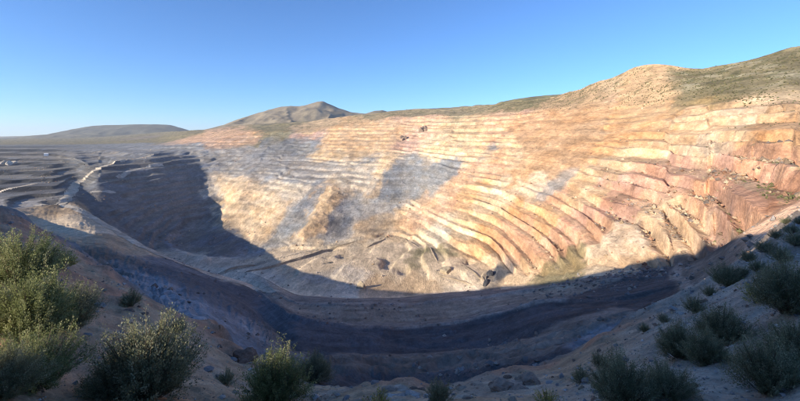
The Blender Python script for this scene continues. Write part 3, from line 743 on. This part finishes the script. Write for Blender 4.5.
place('spoil_heap', rock_mesh('spoil_heap', 3, 3, 10, (11, 11, 10), 0.05, (.50, .42, .30)), MAT_PIT, 446, 272, 1, 0, 2,
      label='small pale spoil heap on the tan pit floor', cat='spoil heap')
place('rock_block', rock_mesh('rock_block', 5, 3, 9, (8, 6, 12), 0.04, (.48, .40, .29)), MAT_PIT, 360, 289, 1, 0.3, 2,
      label='tall pale rock block standing alone on the sunlit pit floor', cat='rock')
place('waste_pile', rock_mesh('waste_pile', 8, 4, 16, (9, 26, 11), 0.1, (.075, .075, .08), parts=5, spread=0.6), MAT_PIT, 489, 277, 1, -0.35, 3,
      label='dark grey waste rock pile at the foot of the salmon wall', cat='rock pile')
place('waste_pile', rock_mesh('waste_pile', 9, 4, 16, (16, 9, 5), 0.1, (.10, .095, .09), parts=5, spread=0.8), MAT_PIT, 326, 264, 1, 0.5, 2,
      label='low dark rock pile beside the grey patch of pit floor', cat='rock pile')
for i, (px, py, a, lab) in enumerate([(404,138,20,'jagged dark rock knob on the upper far wall'), (424,128,24,'jagged brown rock knob below the far ridge crest')]):
    place('rock_crag', rock_mesh('rock_crag', 20 + i, 4, 14, (a, a, a * 1.3), 0.12, (.27, .20, .15), parts=9, spread=0.6), MAT_PIT, px, py, 1, i, a * 0.4, label=lab, cat='rock')
# pale block row and the little white shed on the far benches
def shed(px, py, w, d, h, label):
    import bmesh
    p = hit(px, py)[0]
    e = link('shed', None, label=label, cat='building'); e.location = p; e.rotation_euler = (0, 0, 0.5)
    m, t, b, o_ = new_mat('white_metal'); n = N(t, 'ShaderNodeTexNoise', Scale=0.4)
    cr = t.nodes.new('ShaderNodeMapRange'); cr.inputs['To Min'].default_value = 0.6; cr.inputs['To Max'].default_value = 0.8
    t.links.new(n.outputs['Fac'], cr.inputs[0]); t.links.new(cr.outputs[0], b.inputs['Base Color'])
    x, y = w / 2, d / 2
    v = np.array([(-x,-y,-4),(x,-y,-4),(x,y,-4),(-x,y,-4),(-x,-y,h),(x,-y,h),(x,y,h),(-x,y,h)], float)
    f = np.array([(0,1,5,4),(1,2,6,5),(2,3,7,6),(3,0,4,7)])
    link('wall', raw_mesh('wall', v, f, smooth=False), m, e)
    g = h * 0.35
    v = np.array([(-x-.5,-y-.5,h+.05),(x+.5,-y-.5,h+.05),(x+.5,0,h+g),(-x-.5,0,h+g),(-x-.5,y+.5,h+.05),(x+.5,y+.5,h+.05)], float)
    link('roof', raw_mesh('roof', v, np.array([(0,1,2,3),(3,2,5,4)]), smooth=False), m, e)
shed(46, 156, 14, 10, 9, 'tiny white shed on the far grey benches')
for i in range(4):
    place('pale_boulder', rock_mesh('pale_boulder', 30 + i, 3, 10, (11, 9, 12), 0.08, (.52, .46, .38)), MAT_PIT, 1 + i * 4.2, 164 - (i % 2), 1, i, 2,
          label='pale boulder in a short row on the far grey bench', cat='boulder', group='pale boulders on the far bench')

# ------------------------------------------------------------------ shrubs
def leaf_material(name, a, b_, c):
    m, t, b, out = new_mat(name)
    at = N(t, 'ShaderNodeAttribute'); at.attribute_name = 'rock'
    sep = t.nodes.new('ShaderNodeSeparateColor'); t.links.new(at.outputs['Color'], sep.inputs[0])
    oi = t.nodes.new('ShaderNodeObjectInfo')
    ramp = t.nodes.new('ShaderNodeValToRGB')
    ramp.color_ramp.elements[0].color = (*a, 1); ramp.color_ramp.elements[1].color = (*c, 1)
    e = ramp.color_ramp.elements.new(0.5); e.color = (*b_, 1)
    t.links.new(sep.outputs[0], ramp.inputs[0])
    t.links.new(ramp.outputs[0], b.inputs['Base Color'])
    b.inputs['Roughness'].default_value = 0.75
    tr = t.nodes.new('ShaderNodeBsdfTranslucent'); t.links.new(ramp.outputs[0], tr.inputs[0])
    mx = t.nodes.new('ShaderNodeMixShader'); mx.inputs[0].default_value = 0.3
    t.links.new(b.outputs[0], mx.inputs[1]); t.links.new(tr.outputs[0], mx.inputs[2]); t.links.new(mx.outputs[0], out.inputs[0])
    return m
LEAF_GREEN = leaf_material('green_leaf', (.13, .16, .06), (.27, .30, .13), (.48, .48, .26))
LEAF_SAGE = leaf_material('sage_leaf', (.14, .155, .085), (.27, .28, .165), (.46, .46, .31))
LEAF_GOLD = leaf_material('gold_flower', (.16, .16, .04), (.40, .37, .10), (.60, .55, .22))
MAT_TWIG, _t, _b, _o = new_mat('twig'); _b.inputs['Base Color'].default_value = (.16, .125, .085, 1)
_n = N(_t, 'ShaderNodeTexNoise', Scale=30.0); _r = _t.nodes.new('ShaderNodeValToRGB')
_r.color_ramp.elements[0].color = (.09, .07, .05, 1); _r.color_ramp.elements[1].color = (.26, .21, .15, 1)
_t.links.new(_n.outputs['Fac'], _r.inputs[0]); _t.links.new(_r.outputs[0], _b.inputs['Base Color'])

def shrub_meshes(seed, twigs=260, leaves=42, wide=0.62, leaf=0.036, upright=0.5, spiky=0.25):
    """unit-high bush: woody stems fan out of the root, leafy shoots end on an uneven dome"""
    r = np.random.default_rng(seed)
    az = r.uniform(0, 2 * np.pi, twigs); ph = np.arccos(r.uniform(0.0, 1.0, twigs) ** (0.75))
    lob = 1 + 0.22 * np.sin(az * 3 + seed) + 0.16 * np.sin(az * 5 + 2 * seed) + 0.10 * r.normal(size=twigs)
    rad = np.clip(lob, 0.75, 1.3) * (r.uniform(0.45, 1.0, twigs) ** 0.4)
    tip = np.stack([np.cos(az) * np.sin(ph) * wide * rad, np.sin(az) * np.sin(ph) * wide * rad, 0.12 + np.cos(ph) * 0.80 * rad], -1)
    tip[:, 2] += spiky * r.random(twigs) ** 3
    base = np.stack([r.normal(size=twigs) * 0.05, r.normal(size=twigs) * 0.05, np.full(twigs, -0.06)], -1)
    mid = base * 0.45 + tip * 0.55
    mid[:, 2] -= 0.06 * (1 - upright)
    mid[:, :2] *= 1.12
    def bez(i, t):
        return ((1 - t) ** 2)[:, None] * base[i] + (2 * t * (1 - t))[:, None] * mid[i] + (t ** 2)[:, None] * tip[i]
    # leaves
    i = np.repeat(np.arange(twigs), leaves)
    t = 0.42 + 0.58 * r.random(len(i)) ** 0.8
    p = bez(i, t); d = bez(i, np.minimum(t + 0.06, 1.08)) - p
    d /= np.linalg.norm(d, axis=1, keepdims=True) + 1e-9
    side = r.normal(size=p.shape); side -= (side * d).sum(1, keepdims=True) * d
    side /= np.linalg.norm(side, axis=1, keepdims=True) + 1e-9
    ang = r.uniform(0.25, 1.1, len(i))[:, None]
    ax = d * np.cos(ang) + side * np.sin(ang) + np.array([0, 0, 0.25])
    ax /= np.linalg.norm(ax, axis=1, keepdims=True)
    p = p + side * r.uniform(0.0, 0.035, len(i))[:, None] + r.normal(size=p.shape) * 0.008
    w = np.cross(ax, r.normal(size=p.shape)); w /= np.linalg.norm(w, axis=1, keepdims=True) + 1e-9
    L = (leaf * r.uniform(0.6, 1.4, len(i)) * (1.1 - 0.35 * t))[:, None]
    W = L * 0.24
    q = np.stack([p, p + ax * L * 0.5 + w * W, p + ax * L, p + ax * L * 0.5 - w * W], 1)
    tone = np.clip(0.30 + 0.25 * r.normal(size=twigs)[i] + 0.45 * (t - 0.6) + 0.12 * r.normal(size=len(i)), 0, 1)
    cv = np.repeat(tone, 4)[:, None] * np.ones(3)
    fo = raw_mesh('foliage', q.reshape(-1, 3), np.arange(len(i) * 4).reshape(-1, 4), cv, smooth=False)
    # stems: three-sided tapering tubes
    ns = 6
    tv = np.linspace(0, 0.97, ns)
    V, Fq = [], []
    for j in range(0, twigs, 2):
        c = bez(np.full(ns, j), tv); rr_ = 0.010 * (1 - 0.85 * tv) * r.uniform(0.7, 1.3)
        o = len(V) * 1
        b0 = sum(len(x) for x in V)
        ring = np.array([[math.cos(a), math.sin(a), 0] for a in (0, 2.094, 4.189)])
        V.append((c[:, None, :] + ring[None] * rr_[:, None, None]).reshape(-1, 3))
        for k in range(ns - 1):
            for e in range(3):
                a = b0 + k * 3 + e; b2 = b0 + k * 3 + (e + 1) % 3
                Fq.append((a, b2, b2 + 3, a + 3))
    st = raw_mesh('stem', np.concatenate(V), np.array(Fq), smooth=True)
    st.materials.append(MAT_TWIG)
    return fo, st

KINDS = {
 'sage': [shrub_meshes(1, 620, 66, 0.70, 0.031, 0.5, 0.14), shrub_meshes(2, 620, 66, 0.84, 0.031, 0.5, 0.14), shrub_meshes(3, 640, 66, 0.68, 0.030, 0.7, 0.24)],
 'green': [shrub_meshes(4, 620, 66, 0.80, 0.032, 0.5, 0.2), shrub_meshes(5, 600, 64, 0.70, 0.034, 0.6, 0.3)],
 'small': [shrub_meshes(6, 220, 40, 0.75, 0.05, 0.4, 0.3), shrub_meshes(7, 220, 40, 0.9, 0.05, 0.4, 0.25)],
 'gold': [shrub_meshes(8, 110, 30, 0.95, 0.065, 0.8, 0.4)],
}
MATK = {'sage': LEAF_SAGE, 'green': LEAF_GREEN, 'small': LEAF_SAGE, 'gold': LEAF_GOLD}
for kk, v in KINDS.items():
    for fo, st in v: fo.materials.append(MATK[kk])
def shrub(px, py, hpx, kind, var, label, group=None, rz=None):
    """px,py: where the root meets the ground; hpx: height in the 800-wide view"""
    p = hit(px, py)[0]
    hgt = hpx / 400.0 * p[1]
    fo, st = KINDS[kind][var % len(KINDS[kind])]
    e = link('shrub', None, label=label, cat='shrub', group=group)
    e.location = (p[0], p[1], p[2] - 0.02); e.scale = (hgt,) * 3
    e.rotation_euler = (0, 0, random.uniform(0, 6.28) if rz is None else rz)
    link('foliage', fo, None, e); link('stem', st, None, e)
    return e
random.seed(5)
LEFTG = 'bright green bushes on the left bank'
shrub(18, 286, 52, 'green', 0, 'tall bright green bush at the top of the leafy bank, above the wider green bushes')
shrub(28, 338, 62, 'green', 1, 'widest bright green bush in the middle of the leafy bank')
shrub(66, 330, 44, 'sage', 0, 'silvery green bush with pale upright tips beside the widest bright green bush')
shrub(30, 388, 58, 'green', 0, 'yellow-green bush beside the pale dirt patch, low on the leafy bank')
shrub(2, 405, 50, 'sage', 1, 'dark shaded bush at the foot of the leafy bank')
shrub(148, 412, 76, 'sage', 2, 'large silvery sagebrush with many pale tips growing on pale dirt')
shrub(112, 408, 40, 'sage', 1, 'low grey-green bush leaning on the large silvery sagebrush')
shrub(276, 403, 50, 'green', 1, 'yellow-green bush with long loose shoots on the stony rim')
shrub(314, 382, 26, 'sage', 1, 'dim olive bush just behind the yellow-green bush with loose shoots')
shrub(62, 268, 17, 'gold', 0, 'small pale yellow flowering plant on the reddish bank')
shrub(130, 306, 16, 'small', 0, 'small dull bush on the brown soil bank beside the blue-grey scree')
shrub(70, 306, 18, 'small', 1, 'small grey bush tucked behind the silvery green bush')
shrub(178, 332, 14, 'small', 0, 'small green plant on the stony bank above the red rock outcrop')
shrub(226, 384, 14, 'small', 1, 'small grey-green tuft below the red rock outcrop')
shrub(378, 408, 18, 'gold', 0, 'yellowish tuft of grassy shoots on the stony rim')
shrub(440, 402, 22, 'small', 0, 'low green bush between the broken rocks and the red-stained outcrop')
shrub(549, 408, 17, 'gold', 0, 'thin pale plant below the red-stained outcrop')
DK = 'dark shrubs on the gravel slope'
shrub(622, 405, 50, 'sage', 0, 'largest dark olive shrub on the grey gravel slope')
shrub(668, 396, 34, 'sage', 1, 'dark shrub touching the largest dark olive shrub on the gravel slope')
shrub(680, 358, 34, 'sage', 2, 'rounded dark olive shrub above the largest shrub on the gravel slope')
shrub(708, 364, 34, 'sage', 0, 'low dark shrub, lower of two in line on the gravel slope')
shrub(724, 342, 36, 'sage', 1, 'dark shrub, upper of two in line on the gravel slope')
shrub(770, 404, 52, 'sage', 2, 'dark rounded shrub standing alone on the bare gravel')
shrub(790, 312, 52, 'sage', 0, 'big dark shrub at the top of the gravel slope beside the pale-lit little bush')
shrub(757, 303, 20, 'gold', 0, 'pale-lit little bush on the gravel slope')
shrub(800, 364, 44, 'sage', 1, 'dark shrub between the big shrub and the lone rounded shrub')
shrub(728, 286, 22, 'sage', 1, 'small dark shrub on the crest of the gravel slope')
shrub(694, 312, 16, 'small', 0, 'small dim shrub above the rounded dark olive shrub')
shrub(582, 382, 15, 'small', 1, 'small dim shrub on the brown bank beside the largest dark olive shrub')
shrub(600, 366, 14, 'small', 0, 'small dim shrub on the brown bank above the largest dark olive shrub')
for q, (px, py, h) in enumerate([(748,262,12),(766,254,13),(782,262,16),(797,250,16),(776,240,9),(792,236,10),(758,272,13),(742,276,10),(800,225,8),(786,224,7),(710,296,11),(664,322,9),(645,332,9),(770,280,13)]):
    shrub(px, py, h, 'small', q, 'little dim shrub scattered over the upper gravel slope', 'little shrubs on the upper gravel slope')

# ------------------------------------------------------------------ outcrops, stones, gravel
OC = [(222, 352, 1.0, (1.5, 1.3, 1.1), (.24, .155, .115), 'rugged red-brown rock outcrop on the bank above the blue-grey scree'),
      (528, 388, 1.0, (0.5, 0.45, 0.3), (.36, .27, .21), 'broad outcrop with a red-stained flank on the rim'),
      (392, 392, 1.0, (0.42, 0.4, 0.26), (.36, .28, .22), 'cluster of broken brown rocks on the rim'),
      (412, 398, 1.0, (0.34, 0.36, 0.18), (.31, .285, .26), 'low grey slab rock beside the broken brown rocks'),
      (700, 270, 1.0, (1.0, 0.9, 0.5), (.23, .18, .15), 'brown rock ledge at the crest of the gravel slope')]
for i, (px, py, sc, size, c, lab) in enumerate(OC):
    place('rock_outcrop', rock_mesh('rock_outcrop', 60 + i, 4, 16, size, 0.14, c, 0.15, 14, 0.55), MAT_OUTCROP, px, py, sc, i * 1.3, size[2] * 0.5, label=lab, cat='rock')
stones = [rock_mesh('stone', 80 + i, 2, 10, (1, 0.8, 0.62), 0.05, c) for i, c in enumerate([(.33,.31,.29),(.24,.23,.225),(.36,.29,.22),(.27,.185,.14),(.42,.39,.35),(.28,.26,.25)])]
for m in stones: m.materials.append(MAT_STONE)
SLAB = ['pale grey stone half sunk in the rim gravel', 'dark grey stone half sunk in the rim gravel', 'tan stone half sunk in the rim gravel',
        'reddish stone half sunk in the rim gravel', 'whitish stone half sunk in the rim gravel', 'mid grey stone half sunk in the rim gravel']
r = np.random.default_rng(11)
for i in range(110):
    px = r.uniform(5, 800); base = np.interp(px, [0,100,200,300,400,500,600,700,800], [270,300,335,378,384,372,345,295,250])
    py = base + (405 - base) * r.random() ** 1.1
    p = hit(px, py)[0]
    if p[1] > 60: continue
    k = int(r.integers(0, 6)) if px > 520 or r.random() < 0.4 else int(r.choice([2, 3, 5]))
    sz = r.uniform(2.6, 7.0) / 400.0 * p[1]
    o = link('stone', stones[k], None, label=SLAB[k], cat='stone', group=SLAB[k].replace(' stone', ' stones'))
    o.location = (p[0], p[1], p[2] - sz * 0.1); o.scale = (sz * r.uniform(0.8, 1.3), sz, sz * r.uniform(0.7, 1.1)); o.rotation_euler = (r.uniform(-.3, .3), r.uniform(-.3, .3), r.uniform(0, 6.28))
# loose gravel: countless, one object
n = 26000
gu = r.uniform(-1.15, 1.15, n); gy = np.exp(r.uniform(math.log(2.6), math.log(60), n)); gx = gu * gy
dens = 0.5 + 0.5 * fbm(gx, gy, 2.5, 3, seed=70.0) + 0.35 * sstep(0.3, 0.8, gu)
keep = (r.random(n) < dens); gx, gy = gx[keep], gy[keep]; n = len(gx)
gz = ground(gx, gy)
sz = np.clip(0.008 * r.random(n) ** -0.55, 0.008, 0.07) * np.clip((gy / 6) ** 0.75, 0.7, 5)
oct_ = np.array([(1,0,0),(0,1,0),(-1,0,0),(0,-1,0),(0.1,0.1,1),(0,0,-1)], float)
of = np.array([(0,1,4),(1,2,4),(2,3,4),(3,0,4),(1,0,5),(2,1,5),(3,2,5),(0,3,5)])
a = r.uniform(0, 6.28, n); ca, sa = np.cos(a), np.sin(a)
pv = oct_[None] * r.uniform(0.6, 1.25, (n, 6, 1)) * np.array([1, 0.75, 0.6]) + r.normal(size=(n, 6, 3)) * 0.12
pv = np.stack([pv[..., 0] * ca[:, None] - pv[..., 1] * sa[:, None], pv[..., 0] * sa[:, None] + pv[..., 1] * ca[:, None], pv[..., 2]], -1)
pv = pv * sz[:, None, None] + np.stack([gx, gy, gz + sz * 0.15], -1)[:, None, :]
pal = np.array([(.24,.225,.215),(.18,.175,.175),(.29,.235,.17),(.22,.145,.105),(.38,.35,.32),(.28,.26,.24)])
gc = 1.25 * pal[r.integers(0, 6, n)] * r.uniform(0.75, 1.2, (n, 1))
link('gravel', raw_mesh('gravel', pv.reshape(-1, 3), (of[None] + (np.arange(n) * 6)[:, None, None]).reshape(-1, 3), np.repeat(gc, 6, 0), smooth=False), MAT_STONE, kind='stuff')

def scatter_blobs(name, sel_rows, weight, n, smin, smax, power, palette, mat, flat=0.6, seed=1):
    """many small stones or low bushes set on the ground sheet, joined as one object"""
    g = np.random.default_rng(seed)
    a, b = np.searchsorted(rows_f, sel_rows[0]), np.searchsorted(rows_f, sel_rows[1])
    rr2 = g.integers(a, b - 1, n * 3); cc2 = g.integers(0, NC - 1, n * 3)
    k = g.random(n * 3) < weight[rr2, cc2]
    rr2, cc2 = rr2[k][:n], cc2[k][:n]; m = len(rr2)
    t1, t2 = g.random(m), g.random(m)
    def bl(G): return (G[rr2, cc2] * (1 - t1) * (1 - t2) + G[rr2 + 1, cc2] * t1 * (1 - t2) + G[rr2, cc2 + 1] * (1 - t1) * t2 + G[rr2 + 1, cc2 + 1] * t1 * t2)
    p = np.stack([bl(GX), bl(GY), bl(GZ)], -1)
    sz = smin + (smax - smin) * g.random(m) ** power
    v = oct_[None] * g.uniform(0.6, 1.3, (m, 6, 1)) * np.array([1, 1, flat]) + g.normal(size=(m, 6, 3)) * 0.14
    v = v * sz[:, None, None] + (p + np.array([0, 0, 1]) * (sz * flat * 0.3)[:, None])[:, None, :]
    c = np.array(palette)[g.integers(0, len(palette), m)] * g.uniform(0.7, 1.25, (m, 1))
    link(name, raw_mesh(name, v.reshape(-1, 3), (of[None] + (np.arange(m) * 6)[:, None, None]).reshape(-1, 3), np.repeat(c, 6, 0), smooth=False), mat, kind='stuff')
vis = (PY <= run + 1.5) & (P > -40) & (P < 840)
clump = sstep(-0.05, 0.45, fbm(GX, GY * 0.6, 45, 4, seed=33.0))
scatter_blobs('rubble', (4.6, 12.6), vis * (0.1 + 0.9 * clump) * (1 - 0.85 * sstep(7.6, 8.0, F) * (1 - sstep(8.8, 9.0, F))), 7000, 0.25, 2.4, 5, [(.22,.205,.195),(.29,.245,.20),(.36,.30,.25),(.25,.19,.155)], MAT_PIT, 0.7, 3)
scatter_blobs('fallen_rock', (12.4, 17.0), vis * (0.2 + 0.8 * on_flat) * clump, 14000, 0.5, 3.2, 4, [(.30,.22,.15),(.42,.31,.20),(.22,.18,.15),(.48,.38,.26),(.34,.20,.13)], MAT_PIT, 0.75, 4)
veg = sstep(16.7, 17.3, F) * (0.25 + 0.75 * sstep(-0.2, 0.3, fbm(GX, GY, 60, 3, seed=34.0)))
scatter_blobs('hillside_scrub', (16.7, 18.3), vis * veg * sstep(180, 260, P), 16000, 0.5, 1.9, 2.5, [(.085,.085,.04),(.11,.11,.055),(.14,.125,.06)], MAT_STONE, 0.75, 5)
olive = np.clip(1.6 - GZ * 0, 0, 1) * sstep(690, 760, P) * (on_flat > 0.5)
scatter_blobs('bench_scrub', (13.0, 16.9), vis * olive, 3000, 0.4, 1.5, 2.5, [(.10,.10,.045),(.13,.12,.06)], MAT_STONE, 0.75, 6)

# dry straw and litter on the bare dirt
n = 5200
gu = r.uniform(-1.05, 0.2, n); gy = np.exp(r.uniform(math.log(3.2), math.log(14), n)); gx = gu * gy
gz = ground(gx, gy)
L = r.uniform(0.03, 0.11, n)[:, None]; a = r.uniform(0, 6.28, n)
d = np.stack([np.cos(a), np.sin(a), r.uniform(0.0, 0.9, n) ** 2], -1); d /= np.linalg.norm(d, axis=1, keepdims=True)
w = np.cross(d, [0, 0, 1.0]) * 0.0028
p0 = np.stack([gx, gy, gz + 0.006], -1)
q = np.stack([p0 - w, p0 + w, p0 + d * L + w * 0.4, p0 + d * L - w * 0.4], 1)
sc_ = np.array([.42, .33, .19]) * r.uniform(0.6, 1.2, (n, 1))
link('dry_straw', raw_mesh('dry_straw', q.reshape(-1, 3), np.arange(n * 4).reshape(-1, 4), np.repeat(sc_, 4, 0), smooth=False), MAT_STONE, kind='stuff')

# ------------------------------------------------------------------ haze
hv = np.array([(x, y, z) for z in (-620, 430) for y in (-1200, 16500) for x in (-19500, 19500)], float)
hf = np.array([(0, 2, 3, 1), (4, 5, 7, 6), (0, 1, 5, 4), (2, 6, 7, 3), (0, 4, 6, 2), (1, 3, 7, 5)])
hm = bpy.data.materials.new('haze'); hm.use_nodes = True
ht = hm.node_tree; ht.nodes.clear()
ho = ht.nodes.new('ShaderNodeOutputMaterial'); pv_ = ht.nodes.new('ShaderNodeVolumePrincipled')
pv_.inputs['Color'].default_value = (.80, .88, 1.0, 1); pv_.inputs['Density'].default_value = 4.5e-5; pv_.inputs['Anisotropy'].default_value = 0.2
ht.links.new(pv_.outputs[0], ho.inputs['Volume'])
link('haze', raw_mesh('haze', hv, hf, smooth=False), hm, kind='stuff')
